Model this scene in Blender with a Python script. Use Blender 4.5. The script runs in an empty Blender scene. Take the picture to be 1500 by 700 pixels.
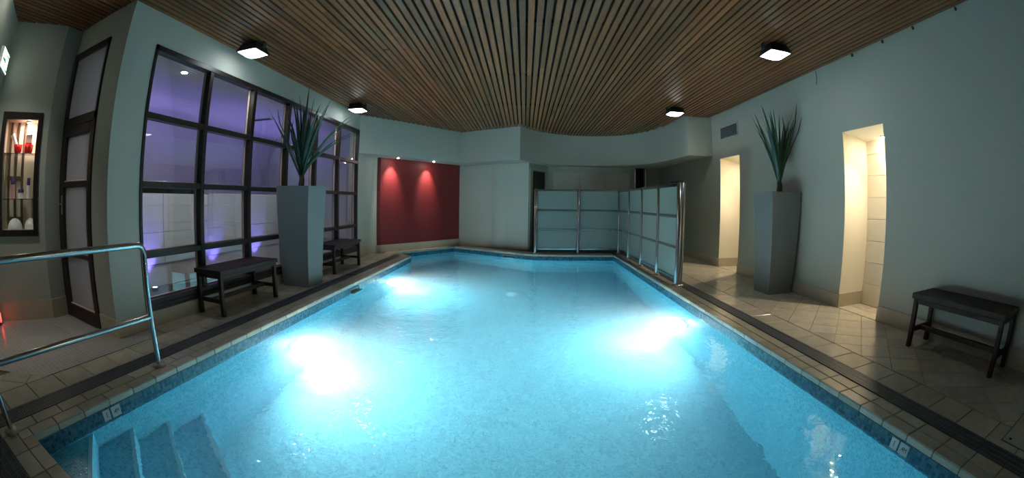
import bpy, bmesh, math, random
from mathutils import Vector, Matrix
import numpy as np
random.seed(7)
S = bpy.context.scene
COL = S.collection

# ------------------------------------------------------------------ camera (15 mm full-frame equisolid fisheye)
PITCH, ROLL, YAW, CAM_H = -.0087, -.0127, -.0287, 1.14
def cam_axes():
    M = np.array([[1, 0, 0], [0, 0, 1], [0, 1, 0]], float)
    c, s = math.cos(YAW), math.sin(YAW); Ry = np.array([[c, -s, 0], [s, c, 0], [0, 0, 1]])
    c, s = math.cos(PITCH), math.sin(PITCH); Rx = np.array([[1, 0, 0], [0, c, s], [0, -s, c]])
    c, s = math.cos(ROLL), math.sin(ROLL); Rz = np.array([[c, -s, 0], [s, c, 0], [0, 0, 1]])
    return Rz @ M @ Rx @ Ry
cd = bpy.data.cameras.new('camera'); cam = bpy.data.objects.new('camera', cd); COL.objects.link(cam)
A = cam_axes()
cam.matrix_world = Matrix(((A[0][0], A[1][0], -A[2][0], 0), (A[0][1], A[1][1], -A[2][1], 0), (A[0][2], A[1][2], -A[2][2], CAM_H), (0, 0, 0, 1)))
cd.type = 'PANO'; cd.panorama_type = 'FISHEYE_EQUISOLID'
cd.sensor_fit = 'HORIZONTAL'; cd.sensor_width = 36; cd.sensor_height = 36 * 700 / 1500
cd.fisheye_lens = 15; cd.fisheye_fov = math.pi; cd.shift_y = (300.6 - 350) / 700
cd.clip_start = .02; cd.clip_end = 100
S.camera = cam

# ------------------------------------------------------------------ world, exposure
W = bpy.data.worlds.new('world'); S.world = W; W.use_nodes = True
W.node_tree.nodes['Background'].inputs[0].default_value = (.03, .05, .06, 1)
W.node_tree.nodes['Background'].inputs[1].default_value = .3
S.view_settings.view_transform = 'Standard'; S.view_settings.look = 'None'
S.view_settings.gamma = 1; S.view_settings.use_curve_mapping = False
S.view_settings.exposure = 0.0
S.cycles.max_bounces = 12; S.cycles.diffuse_bounces = 5; S.cycles.glossy_bounces = 5
S.cycles.transmission_bounces = 10; S.cycles.transparent_max_bounces = 12
S.cycles.sample_clamp_indirect = 40.0; S.cycles.use_denoising = True
FLOOD, POOL, REDSPOT, NICHE = 22, 1350, 100, 80      # lamp strengths, used by the lamps' builders

# ------------------------------------------------------------------ helpers
def tag(o, label=None, cat=None, group=None, kind=None):
    if label: o['label'] = label
    if cat: o['category'] = cat
    if group: o['group'] = group
    if kind: o['kind'] = kind
    return o
def empty(name, loc=(0, 0, 0), rz=0, **k):
    o = bpy.data.objects.new(name, None); COL.objects.link(o); o.location = loc; o.rotation_euler = (0, 0, rz)
    o.empty_display_size = .1
    return tag(o, **k)
class MB:
    def __init__(s): s.v = []; s.f = []; s.sm = []; s.uv = []
    def face(s, pts, uv=None, sm=False):
        b = len(s.v); s.v += [tuple(p) for p in pts]; s.f.append(list(range(b, b + len(pts)))); s.sm.append(sm); s.uv.append(uv)
    def add(s, vs, fs, sm=False):
        b = len(s.v); s.v += [tuple(p) for p in vs]
        for f in fs: s.f.append([b + i for i in f]); s.sm.append(sm); s.uv.append(None)
        return s
    def box(s, x0, x1, y0, y1, z0, z1):
        return s.add([(x0, y0, z0), (x1, y0, z0), (x1, y1, z0), (x0, y1, z0), (x0, y0, z1), (x1, y0, z1), (x1, y1, z1), (x0, y1, z1)],
              [(0, 3, 2, 1), (4, 5, 6, 7), (0, 1, 5, 4), (1, 2, 6, 5), (2, 3, 7, 6), (3, 0, 4, 7)])
    def bbox(s, x0, x1, y0, y1, z0, z1, c=.006):       # box with chamfered edges
        bm = bmesh.new(); bmesh.ops.create_cube(bm, size=1)
        for v in bm.verts: v.co = Vector(((x0 + x1) / 2 + v.co.x * (x1 - x0), (y0 + y1) / 2 + v.co.y * (y1 - y0), (z0 + z1) / 2 + v.co.z * (z1 - z0)))
        bmesh.ops.bevel(bm, geom=bm.edges[:], offset=c, segments=1, affect='EDGES')
        bm.verts.index_update(); s.add([v.co[:] for v in bm.verts], [[v.index for v in f.verts] for f in bm.faces]); bm.free(); return s
    def prism(s, poly, z0, z1, top_scale=None):
        n = len(poly); vs = [(p[0], p[1], z0) for p in poly] + [(p[0], p[1], z1) for p in poly]
        return s.add(vs, [list(range(n))[::-1], list(range(n, 2 * n))] + [(i, (i + 1) % n, n + (i + 1) % n, n + i) for i in range(n)])
    def tube(s, pts, r, n=12, cap=True):
        pts = [Vector(p) for p in pts]; rings = []; up = None
        for i, p in enumerate(pts):
            t = (pts[min(i + 1, len(pts) - 1)] - pts[max(i - 1, 0)]).normalized()
            if up is None: up = t.orthogonal().normalized()
            u = (up - t * up.dot(t)).normalized(); w = t.cross(u); up = u
            rr = r[i] if isinstance(r, (list, tuple)) else r
            rings.append([p + (u * math.cos(a) + w * math.sin(a)) * rr for a in [2 * math.pi * k / n for k in range(n)]])
        vs = [v for R in rings for v in R]; fs = []
        for i in range(len(rings) - 1):
            for k in range(n): fs.append((i * n + k, i * n + (k + 1) % n, (i + 1) * n + (k + 1) % n, (i + 1) * n + k))
        s.add(vs, fs, True)
        if cap: s.face(rings[0][::-1]); s.face(rings[-1])
        return s
    def lathe(s, prof, c=(0, 0, 0), n=20, axis='z'):
        def P(r, h, a):
            x, y = r * math.cos(a), r * math.sin(a)
            q = (x, y, h) if axis == 'z' else ((h, x, y) if axis == 'x' else (y, h, x))
            return tuple(c[i] + q[i] for i in range(3))
        vs = [P(r, h, 2 * math.pi * k / n) for r, h in prof for k in range(n)]; fs = []
        for i in range(len(prof) - 1):
            for k in range(n): fs.append((i * n + k, i * n + (k + 1) % n, (i + 1) * n + (k + 1) % n, (i + 1) * n + k))
        s.add(vs, fs, True); s.face(vs[:n][::-1]); s.face(vs[-n:]); return s
    def mesh(s, name):
        me = bpy.data.meshes.new(name); me.from_pydata(s.v, [], s.f)
        me.polygons.foreach_set('use_smooth', s.sm)
        if any(u is not None for u in s.uv):
            L = me.uv_layers.new(name='UVMap'); i = 0
            for f, u in zip(s.f, s.uv):
                for k in range(len(f)): L.data[i].uv = u[k] if u else (0, 0); i += 1
        me.update(); return me
    def build(s, name, mat, parent=None, fix=True, **k):
        me = s.mesh(name)
        if fix:
            bm = bmesh.new(); bm.from_mesh(me); bmesh.ops.recalc_face_normals(bm, faces=bm.faces[:]); bm.to_mesh(me); bm.free()
        me.materials.append(mat); return link(name, me, parent, **k)
def link(name, me, parent=None, loc=None, rz=0, **k):
    o = bpy.data.objects.new(name, me); COL.objects.link(o)
    if parent: o.parent = parent
    if loc: o.location = loc
    if rz: o.rotation_euler = (0, 0, rz)
    return tag(o, **k)
def copy_tree(o, parent=None):
    c = o.copy(); COL.objects.link(c); c.parent = parent
    for ch in list(o.children): copy_tree(ch, c)
    return c
def clip(poly, a, b, c):                # keep a*x+b*y <= c
    out = []
    for i in range(len(poly)):
        p, q = poly[i], poly[(i + 1) % len(poly)]; dp, dq = a * p[0] + b * p[1] - c, a * q[0] + b * q[1] - c
        if dp <= 0: out.append(p)
        if dp * dq < 0: t = dp / (dp - dq); out.append((p[0] + (q[0] - p[0]) * t, p[1] + (q[1] - p[1]) * t))
    return out
def area(p): return abs(sum(p[i][0] * p[(i + 1) % len(p)][1] - p[(i + 1) % len(p)][0] * p[i][1] for i in range(len(p)))) / 2
def shrink(poly, g):                    # convex polygon pulled in by g for the joint
    n = len(poly); cx = sum(p[0] for p in poly) / n; cy = sum(p[1] for p in poly) / n; out = list(poly)
    for i in range(n):
        p, q = poly[i], poly[(i + 1) % n]; ex, ey = q[0] - p[0], q[1] - p[1]; l = math.hypot(ex, ey)
        if l < 1e-5: continue
        nx, ny = ey / l, -ex / l
        if nx * (cx - p[0]) + ny * (cy - p[1]) > 0: nx, ny = -nx, -ny
        out = clip(out, nx, ny, nx * p[0] + ny * p[1] - g)
        if len(out) < 3: return []
    return out

# ------------------------------------------------------------------ materials
def nt(name):
    m = bpy.data.materials.new(name); m.use_nodes = True; t = m.node_tree; return m, t, t.nodes['Principled BSDF']
def N(t, typ, **k):
    n = t.nodes.new(typ)
    for a, v in k.items(): setattr(n, a, v)
    return n
def setc(b, col, rough, metal=0, spec=None):
    b.inputs['Base Color'].default_value = (*col, 1); b.inputs['Roughness'].default_value = rough; b.inputs['Metallic'].default_value = metal
    if spec is not None: b.inputs['Specular IOR Level'].default_value = spec
def plain(name, col, rough=.5, metal=0, noise=0, scale=30, spec=None, bump=0):
    m, t, b = nt(name); setc(b, col, rough, metal, spec)
    if noise or bump:
        co = N(t, 'ShaderNodeTexCoord'); nz = N(t, 'ShaderNodeTexNoise'); nz.inputs['Scale'].default_value = scale; nz.inputs['Detail'].default_value = 6
        t.links.new(co.outputs['Object'], nz.inputs['Vector'])
        if noise:
            mx = N(t, 'ShaderNodeMapRange'); mx.inputs['To Min'].default_value = 1 - noise; mx.inputs['To Max'].default_value = 1 + noise
            t.links.new(nz.outputs[0], mx.inputs[0])
            vm = N(t, 'ShaderNodeVectorMath', operation='SCALE'); vm.inputs[0].default_value = col; t.links.new(mx.outputs[0], vm.inputs['Scale'])
            t.links.new(vm.outputs[0], b.inputs['Base Color'])
        if bump:
            bp = N(t, 'ShaderNodeBump'); bp.inputs['Strength'].default_value = bump; bp.inputs['Distance'].default_value = .01
            t.links.new(nz.outputs[0], bp.inputs['Height']); t.links.new(bp.outputs[0], b.inputs['Normal'])
    return m
def randomised(name, col, rough, var, noise=.12, scale=14, stretch=(1, 1, 1), col2=None, spec=None):
    """stone / timber pieces: each object its own shade, a grain on top"""
    m, t, b = nt(name); setc(b, col, rough, 0, spec)
    oi = N(t, 'ShaderNodeObjectInfo'); co = N(t, 'ShaderNodeTexCoord'); mp = N(t, 'ShaderNodeMapping'); mp.inputs['Scale'].default_value = stretch
    nz = N(t, 'ShaderNodeTexNoise'); nz.inputs['Scale'].default_value = scale; nz.inputs['Detail'].default_value = 8; nz.inputs['Roughness'].default_value = .65
    ad = N(t, 'ShaderNodeVectorMath', operation='ADD'); sc = N(t, 'ShaderNodeVectorMath', operation='SCALE'); sc.inputs[0].default_value = (13, 7, 5)
    t.links.new(oi.outputs['Random'], sc.inputs['Scale']); t.links.new(co.outputs['Object'], mp.inputs[0]); t.links.new(mp.outputs[0], ad.inputs[0]); t.links.new(sc.outputs[0], ad.inputs[1]); t.links.new(ad.outputs[0], nz.inputs['Vector'])
    a = N(t, 'ShaderNodeMapRange'); a.inputs['To Min'].default_value = 1 - var; a.inputs['To Max'].default_value = 1 + var; t.links.new(oi.outputs['Random'], a.inputs[0])
    c = N(t, 'ShaderNodeMapRange'); c.inputs['From Min'].default_value = .25; c.inputs['From Max'].default_value = .75; c.inputs['To Min'].default_value = 1 - noise; c.inputs['To Max'].default_value = 1 + noise; t.links.new(nz.outputs[0], c.inputs[0])
    mu = N(t, 'ShaderNodeMath', operation='MULTIPLY'); t.links.new(a.outputs[0], mu.inputs[0]); t.links.new(c.outputs[0], mu.inputs[1])
    base = N(t, 'ShaderNodeMix', data_type='RGBA'); base.inputs[6].default_value = (*col, 1); base.inputs[7].default_value = (*(col2 or col), 1)
    fr = N(t, 'ShaderNodeMath', operation='FRACT'); k = N(t, 'ShaderNodeMath', operation='MULTIPLY'); k.inputs[1].default_value = 7.31
    t.links.new(oi.outputs['Random'], k.inputs[0]); t.links.new(k.outputs[0], fr.inputs[0]); t.links.new(fr.outputs[0], base.inputs[0])
    vm = N(t, 'ShaderNodeVectorMath', operation='SCALE'); t.links.new(base.outputs[2], vm.inputs[0]); t.links.new(mu.outputs[0], vm.inputs['Scale']); t.links.new(vm.outputs[0], b.inputs['Base Color'])
    return m
def mosaic(name, cols, grout, pitch, rough=.25, coord='UV', gw=.1):
    """small square tiles: one random shade per tile, grout lines between"""
    m, t, b = nt(name); b.inputs['Roughness'].default_value = rough
    co = N(t, 'ShaderNodeTexCoord'); sc = N(t, 'ShaderNodeVectorMath', operation='SCALE'); sc.inputs['Scale'].default_value = 1 / pitch
    t.links.new(co.outputs[coord], sc.inputs[0])
    fl = N(t, 'ShaderNodeVectorMath', operation='FLOOR'); fr = N(t, 'ShaderNodeVectorMath', operation='FRACTION')
    t.links.new(sc.outputs[0], fl.inputs[0]); t.links.new(sc.outputs[0], fr.inputs[0])
    wn = N(t, 'ShaderNodeTexWhiteNoise', noise_dimensions='2D'); t.links.new(fl.outputs[0], wn.inputs['Vector'])
    rp = N(t, 'ShaderNodeValToRGB'); e = rp.color_ramp.elements; e[0].color = (*cols[0], 1); e[1].color = (*cols[-1], 1)
    for i, c in enumerate(cols[1:-1]): q = e.new((i + 1) / (len(cols) - 1)); q.color = (*c, 1)
    t.links.new(wn.outputs['Value'], rp.inputs[0])
    sx = N(t, 'ShaderNodeSeparateXYZ'); t.links.new(fr.outputs[0], sx.inputs[0])
    mn = N(t, 'ShaderNodeMath', operation='MINIMUM'); t.links.new(sx.outputs[0], mn.inputs[0]); t.links.new(sx.outputs[1], mn.inputs[1])
    lt = N(t, 'ShaderNodeMath', operation='LESS_THAN'); lt.inputs[1].default_value = gw; t.links.new(mn.outputs[0], lt.inputs[0])
    mx = N(t, 'ShaderNodeMix', data_type='RGBA'); mx.inputs[7].default_value = (*grout, 1); t.links.new(lt.outputs[0], mx.inputs[0]); t.links.new(rp.outputs[0], mx.inputs[6]); t.links.new(mx.outputs[2], b.inputs['Base Color'])
    return m
def glow(name, col, s):
    m = bpy.data.materials.new(name); m.use_nodes = True; t = m.node_tree; t.nodes.clear()
    e = N(t, 'ShaderNodeEmission'); e.inputs[0].default_value = (*col, 1); e.inputs[1].default_value = s
    o = N(t, 'ShaderNodeOutputMaterial'); t.links.new(e.outputs[0], o.inputs[0]); return m
def clear_glass(name, tint=(.9, .95, .95), refl=1.0, frost=0, frostcol=(.6, .62, .62)):
    m = bpy.data.materials.new(name); m.use_nodes = True; t = m.node_tree; t.nodes.clear()
    tr = N(t, 'ShaderNodeBsdfTransparent'); tr.inputs[0].default_value = (*tint, 1)
    gl = N(t, 'ShaderNodeBsdfGlossy'); gl.inputs['Roughness'].default_value = .02
    fn = N(t, 'ShaderNodeFresnel'); fn.inputs[0].default_value = 1.5
    mu = N(t, 'ShaderNodeMath', operation='MULTIPLY'); mu.inputs[1].default_value = refl; t.links.new(fn.outputs[0], mu.inputs[0])
    src = tr
    if frost:
        df = N(t, 'ShaderNodeBsdfTranslucent'); df.inputs[0].default_value = (*frostcol, 1); d2 = N(t, 'ShaderNodeBsdfDiffuse'); d2.inputs[0].default_value = (*frostcol, 1)
        m1 = N(t, 'ShaderNodeMixShader'); m1.inputs[0].default_value = .5; t.links.new(df.outputs[0], m1.inputs[1]); t.links.new(d2.outputs[0], m1.inputs[2])
        m2 = N(t, 'ShaderNodeMixShader'); m2.inputs[0].default_value = frost; t.links.new(tr.outputs[0], m2.inputs[1]); t.links.new(m1.outputs[0], m2.inputs[2]); src = m2
    mx = N(t, 'ShaderNodeMixShader'); t.links.new(mu.outputs[0], mx.inputs[0]); t.links.new(src.outputs[0], mx.inputs[1]); t.links.new(gl.outputs[0], mx.inputs[2])
    o = N(t, 'ShaderNodeOutputMaterial'); t.links.new(mx.outputs[0], o.inputs[0]); return m
def water_mat():
    m = bpy.data.materials.new('pool water'); m.use_nodes = True; t = m.node_tree; t.nodes.clear()
    g = N(t, 'ShaderNodeBsdfGlass'); g.inputs['IOR'].default_value = 1.33; g.inputs['Roughness'].default_value = 0; g.inputs['Color'].default_value = (.93, .985, 1, 1)
    co = N(t, 'ShaderNodeTexCoord')
    n1 = N(t, 'ShaderNodeTexNoise'); n1.inputs['Scale'].default_value = 9; n1.inputs['Detail'].default_value = 2; n1.inputs['Distortion'].default_value = .6
    n2 = N(t, 'ShaderNodeTexNoise'); n2.inputs['Scale'].default_value = 2.2; n2.inputs['Detail'].default_value = 1
    t.links.new(co.outputs['Object'], n1.inputs['Vector']); t.links.new(co.outputs['Object'], n2.inputs['Vector'])
    k = N(t, 'ShaderNodeMath', operation='MULTIPLY'); k.inputs[1].default_value = 2.5; t.links.new(n2.outputs[0], k.inputs[0])
    ad = N(t, 'ShaderNodeMath', operation='ADD'); t.links.new(n1.outputs[0], ad.inputs[0]); t.links.new(k.outputs[0], ad.inputs[1])
    b = N(t, 'ShaderNodeBump'); b.inputs['Strength'].default_value = 1; b.inputs['Distance'].default_value = .0055
    t.links.new(ad.outputs[0], b.inputs['Height']); t.links.new(b.outputs[0], g.inputs['Normal'])
    o = N(t, 'ShaderNodeOutputMaterial'); t.links.new(g.outputs[0], o.inputs[0])
    vs = N(t, 'ShaderNodeVolumeScatter'); vs.inputs['Color'].default_value = (.97, 1, 1, 1); vs.inputs['Density'].default_value = .14; vs.inputs['Anisotropy'].default_value = .2
    va = N(t, 'ShaderNodeVolumeAbsorption'); va.inputs['Color'].default_value = (.2, .85, 1, 1); va.inputs['Density'].default_value = .10
    av = N(t, 'ShaderNodeAddShader'); t.links.new(vs.outputs[0], av.inputs[0]); t.links.new(va.outputs[0], av.inputs[1]); t.links.new(av.outputs[0], o.inputs['Volume']); return m

M_wall = plain('painted plaster', (.385, .40, .345), .6, noise=.03, scale=3, bump=.02)
M_cream = plain('cream plaster', (.74, .70, .58), .6)
M_red = plain('crimson plaster', (.155, .011, .013), .6, noise=.05, scale=4)
M_skirt = plain('sandstone skirting', (.46, .41, .31), .4, noise=.12, scale=18)
M_stone = randomised('limestone paving', (.50, .45, .36), .20, .10, .16, 9, col2=(.46, .43, .36))
M_coping = randomised('glazed coping tile', (.44, .41, .32), .25, .10, .08, 12, col2=(.42, .40, .34))
M_grout = plain('grout', (.10, .09, .075), .8)
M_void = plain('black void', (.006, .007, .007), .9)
M_slat = randomised('cedar slat', (.185, .064, .019), .42, .34, .28, 10, (9, .5, 9), col2=(.135, .058, .021))
M_frame = plain('dark brown window frame', (.018, .012, .010), .35)
M_bead = plain('pale glazing bead', (.55, .45, .36), .35)
M_benchwood = plain('wenge timber', (.030, .018, .012), .6, noise=.3, scale=22, spec=.3)
M_planter = plain('satin grey fibreglass', (.17, .19, .195), .35)
M_leafs = [plain('leaf green dark', (.005, .026, .012), .45), plain('leaf green', (.012, .052, .020), .45), plain('leaf green light', (.024, .078, .028), .45)]
M_trunk = plain('fibrous trunk', (.05, .045, .025), .8, noise=.4, scale=60)
M_soil = plain('potting soil', (.02, .015, .01), .95)
M_steel = plain('polished stainless steel', (.62, .62, .62), .16, 1)
M_grate = plain('grey plastic grating', (.10, .115, .135), .45)
M_white = plain('white plastic', (.8, .8, .78), .35)
M_pool = mosaic('pool mosaic', [(.045, .30, .46), (.07, .40, .55), (.12, .51, .63), (.055, .35, .51)], (.22, .60, .68), .024, .65, 'UV', .08)
M_band = mosaic('shaded waterline mosaic', [(.006, .055, .11), (.015, .11, .18), (.06, .18, .24), (.008, .08, .14)], (.10, .17, .19), .024, .25, 'UV', .08)  # dark speckled mix, darkened further for the unlit strip above the water
M_floormos = mosaic('grey floor mosaic', [(.30, .29, .28), (.37, .36, .35), (.33, .32, .32)], (.52, .50, .46), .045, .3, 'Object', .13)
M_water = water_mat()
M_pane = clear_glass('window glass', (.95, .96, .96), .3)
M_frost = clear_glass('frosted screen glass', (.45, .58, .56), .6, .82, (.40, .48, .45))
M_doorglass = clear_glass('frosted door glass', (.8, .82, .82), .4, .55, (.68, .66, .64))
M_shelfglass = clear_glass('shelf glass', (.8, .9, .88), 1.0)
M_tile = randomised('beige wall tile', (.74, .66, .52), .3, .04, .04, 8)
M_dark = plain('black lamp housing', (.02, .02, .022), .5)
M_cup = plain('painted cupboard door', (.50, .50, .46), .5)

# ------------------------------------------------------------------ plan (metres; x right, y along the pool, z up)
ZC, ZB = 2.81, 2.06
A_, B_, C_, D_, E_, F_, G_ = (-2.31, .52), (-2.31, 8.49), (-2.79, 8.91), (-1.73, 10.49), (.2, 9.2), (1.977, 9.15), (1.977, .52)
POOL_OUT = [A_, G_, F_, E_, D_, C_, B_]
ZP, ZW = -1.52, -.125
CURVE = [(-.109, 9.35), (.08, 9.70), (.339, 10.04), (.62, 10.30), (.98, 10.50), (1.397, 10.60), (1.85, 10.57), (2.243, 10.40), (2.6, 10.04), (2.86, 9.56), (3.0, 8.95), (3.06, 8.31), (3.095, 7.58)]
def smooth_curve(P, n=5):
    out = []
    for i in range(len(P) - 1):
        p0, p1, p2, p3 = P[max(i - 1, 0)], P[i], P[i + 1], P[min(i + 2, len(P) - 1)]
        for k in range(n):
            u = k / n
            out.append(tuple(.5 * (2 * p1[j] + (p2[j] - p0[j]) * u + (2 * p0[j] - 5 * p1[j] + 4 * p2[j] - p3[j]) * u * u + (3 * p1[j] - p0[j] - 3 * p2[j] + p3[j]) * u ** 3) for j in (0, 1)))
    return out + [P[-1]]
FACE = [(-3.24, 7.80), (-1.553, 10.243)] + smooth_curve(CURVE) + [(3.60, 7.52)]

def struct(o): o['kind'] = 'structure'; return o
def wall(name, p0, p1, mat, thick=.2, z0=0, z1=2.95, holes=(), parent=None):
    """room side is on the left of p0->p1; holes are (t0, t1, z0, z1) along the wall"""
    dx, dy = p1[0] - p0[0], p1[1] - p0[1]; L = math.hypot(dx, dy); dx /= L; dy /= L; nx, ny = dy, -dx
    m = MB(); cuts = sorted({0, L, *[h[0] for h in holes], *[h[1] for h in holes]})
    for a, b in zip(cuts, cuts[1:]):
        zs = [(z0, z1)]
        for h in holes:
            if h[0] <= a + 1e-6 and h[1] >= b - 1e-6:
                zs = [q for s, e in zs for q in ((s, max(s, min(e, h[2]))), (min(e, max(s, h[3])), e)) if q[1] - q[0] > 1e-4]
        for s, e in zs:
            P = [(p0[0] + dx * u + nx * w, p0[1] + dy * u + ny * w) for u, w in ((a, 0), (b, 0), (b, thick), (a, thick))]
            m.prism(P, s, e)
    o = m.build(name, mat, parent)
    return struct(o) if not parent else o
def skirt(name, p0, p1, z1=.155, t=.014):
    dx, dy = p1[0] - p0[0], p1[1] - p0[1]; L = math.hypot(dx, dy); nx, ny = -dy / L * t, dx / L * t
    return struct(MB().prism([p0, p1, (p1[0] + nx, p1[1] + ny), (p0[0] + nx, p0[1] + ny)], 0, z1).build(name, M_skirt))

# right wall with two doorways
DW = [(2.98, 3.70), (6.41, 7.19)]
wall('wall_right', (3.6, -2.5), (3.6, 11.1), M_wall, .2, holes=[(a + 2.5, b + 2.5, 0, 1.98) for a, b in DW])
for (a, b) in DW:
    w = wall('wall_niche_back', (4.06, a - .02), (4.06, b + .02), M_cream, .1, 0, 2.1)
    for r in range(8):
        z = r * .25
        MB().bbox(4.048, 4.06, a, b, z + .002, min(z + .248, 1.99), .003).build('wall_tile', M_tile, w)
    wall('wall_niche_far', (4.06, b - .006), (3.603, b - .006), M_cream, .12, 0, 2.1)
    wall('wall_niche_near', (3.8, a), (4.06, a), M_cream, .12, 0, 2.1)
    m = MB(); m.add([(3.62, a, 1.98), (4.06, a, 1.90), (4.06, b, 1.90), (3.62, b, 1.98), (3.62, a, 2.1), (4.06, a, 2.1), (4.06, b, 2.1), (3.62, b, 2.1)],
                    [(0, 3, 2, 1), (4, 5, 6, 7), (0, 1, 5, 4), (1, 2, 6, 5), (2, 3, 7, 6), (3, 0, 4, 7)])
    struct(m.build('ceiling_niche', M_cream))
    skirt('baseboard_niche', (4.045, b - .006), (3.6, b - .006))
for a, b in ((-2.5, 2.98), (3.70, 6.41), (7.19, 10.9)): skirt('baseboard_right', (3.6, a), (3.6, b))
# far walls
wall('wall_far', (3.62, 10.9), (.60, 10.9), M_wall, .2, holes=[(.455, .70, 1.2, 2.06)])
wall('wall_far_door', (.60, 10.9), (.11, 10.03), M_wall, .2, holes=[(.05, .97, 0, 1.9)])
wall('wall_far_left', (.11, 10.03), (-1.70, 10.95), M_wall, .2)
wall('wall_red_backing', (-1.70, 10.97), (-3.26, 8.62), M_wall, .2)
# left wall with the big window, pillar wall with the glazed door, entry recess
WY0, WY1, WZ0, WZ1 = 2.40, 7.80, .14, 2.51
wall('wall_left', (-3.24, 8.72), (-3.24, 2.0), M_wall, .2, holes=[(8.72 - WY1, 8.72 - WY0, WZ0, WZ1)])
wall('wall_entry_door', (-3.44, 2.0), (-4.42, 2.0), M_wall, .2, holes=[(.13, .96, 0, 2.55)])
wall('wall_entry_return', (-4.40, 2.02), (-4.38, 1.76), M_wall, .2)
OB0, OB1 = Vector((-4.38, 1.76)), Vector((-4.74, 1.10))
wall('wall_entry_cabinet', OB0, OB1, M_wall, .3, holes=[(.10, .64, .79, 1.915)])
wall('wall_entry_left', (-4.74, 1.10), (-3.30, .27), M_wall, .2)
wall('wall_near_left', (-3.30, .27), (-3.30, -2.5), M_wall, .2)
wall('wall_near', (-3.3, -2.5), (3.62, -2.5), M_wall, .2)
skirt('baseboard_left', (-3.24, 8.6), (-3.24, 2.0), .135); skirt('baseboard_pillar', (-3.226, 2.0), (-3.56, 2.0), .155)
skirt('baseboard_entry', OB0, OB1, .185); skirt('baseboard_entry_return', (-4.4, 1.98), OB0, .185)
skirt('baseboard_far_left', (.11, 10.03), (-1.69, 10.945), .03)
# crimson feature wall: a block standing proud of the wall behind it
R0, R1 = (-3.10, 8.78), (-1.68, 10.93)
struct(MB().prism([R0, R1, (-1.80, 11.05), (-3.24, 8.86), (-3.235, 8.73)], .16, ZB + .06).build('wall_red', M_red))
skirt('baseboard_red', R1, R0, .162, .012)
struct(MB().prism([R0, (-3.238, 8.73), (-3.238, 8.718), (-3.093, 8.768)], 0, .162).build('baseboard_red_return', M_skirt))
# pilaster strips on the far-left wall
e2 = Vector((-1.81, .92)).normalized(); nrm = Vector((-.453, -.891))
for t0, t1, d in ((0, .62, .02), (.62, 1.02, .05)):
    p = Vector((.11, 10.03)) + e2 * t0; q = Vector((.11, 10.03)) + e2 * t1; arc = []
    for k in range(9):
        u = k / 8; arc.append((p + (q - p) * u + nrm * d * (math.sin(math.pi * u) if d > .03 else 1))[:])
    struct(MB().prism([p[:]] + arc + [q[:]], .03, ZB).build('trim_1' if d < .03 else 'trim_2', M_wall))
# bulkhead
BH = FACE + [(3.6, 10.92), (.58, 10.92), (.08, 10.06), (-1.70, 10.99), (-3.26, 8.65)]
struct(MB().prism(BH, ZB, 2.95).build('wall_bulkhead', M_wall))

# ------------------------------------------------------------------ ceiling of timber slats
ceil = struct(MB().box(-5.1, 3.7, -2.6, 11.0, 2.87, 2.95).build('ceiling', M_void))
def ymax(x):
    for a, b in zip(FACE, FACE[1:]):
        if a[0] <= x <= b[0]: return a[1] + (b[1] - a[1]) * (x - a[0]) / max(b[0] - a[0], 1e-6)
    return 8
x = -4.72; pitch = .0795; slat_cache = {}
while x < 3.60:
    if x < -3.27:
        runs = [(max(-.5, 1.06 - (x + 4.74) * .577) if x > -4.74 else 1.0, 1.99 if x > -4.39 else 1.99 - (-4.39 - x) * 1.8)]
        if runs[0][1] - runs[0][0] < .05: x += pitch; continue
    else:
        y1 = min(ymax(max(x - .027, -3.239)), ymax(min(x + .027, 3.59))) + .01; y0 = -2.45
        k = random.choice([2, 3]); cuts = [y0] + sorted(random.uniform(1.2, y1 - 1.2) for _ in range(k - 1)) + [y1]
        runs = list(zip(cuts, cuts[1:]))
    for a, b in runs:
        L = round(b - a, 2)
        if L <= .03: continue
        if L not in slat_cache:
            slat_cache[L] = MB().box(-.0275, .0275, -L / 2, L / 2, 0, .032).mesh('slat'); slat_cache[L].materials.append(M_slat)
        link('slat', slat_cache[L], ceil, (x, (a + b) / 2, ZC + random.uniform(-.0015, .0015)))
    x += pitch
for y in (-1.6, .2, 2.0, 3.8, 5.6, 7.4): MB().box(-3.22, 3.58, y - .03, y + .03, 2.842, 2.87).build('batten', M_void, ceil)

# ------------------------------------------------------------------ pool basin, steps, water
m = MB()
P = POOL_OUT
m.face([(p[0], p[1], ZP) for p in P], [(p[0], p[1]) for p in P])
for i in range(len(P)):
    a, b = P[i], P[(i + 1) % len(P)]; L = math.hypot(b[0] - a[0], b[1] - a[1])
    m.face([(*a, ZP), (*b, ZP), (*b, ZW - .03), (*a, ZW - .03)][::-1], [(0, ZP), (L, ZP), (L, ZW - .03), (0, ZW - .03)][::-1])
basin = struct(m.build('floor_pool_basin', M_pool, fix=False))
for i in range(len(P)):
    a, b = P[i], P[(i + 1) % len(P)]; L = math.hypot(b[0] - a[0], b[1] - a[1]); m = MB()
    m.face([(*a, ZW - .03), (*b, ZW - .03), (*b, -.045), (*a, -.045)][::-1], [(0, ZW - .03), (L, ZW - .03), (L, -.045), (0, -.045)][::-1])
    m.build('waterline_band', M_band, basin, fix=False)
sd = Vector((.785, -.62))
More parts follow.
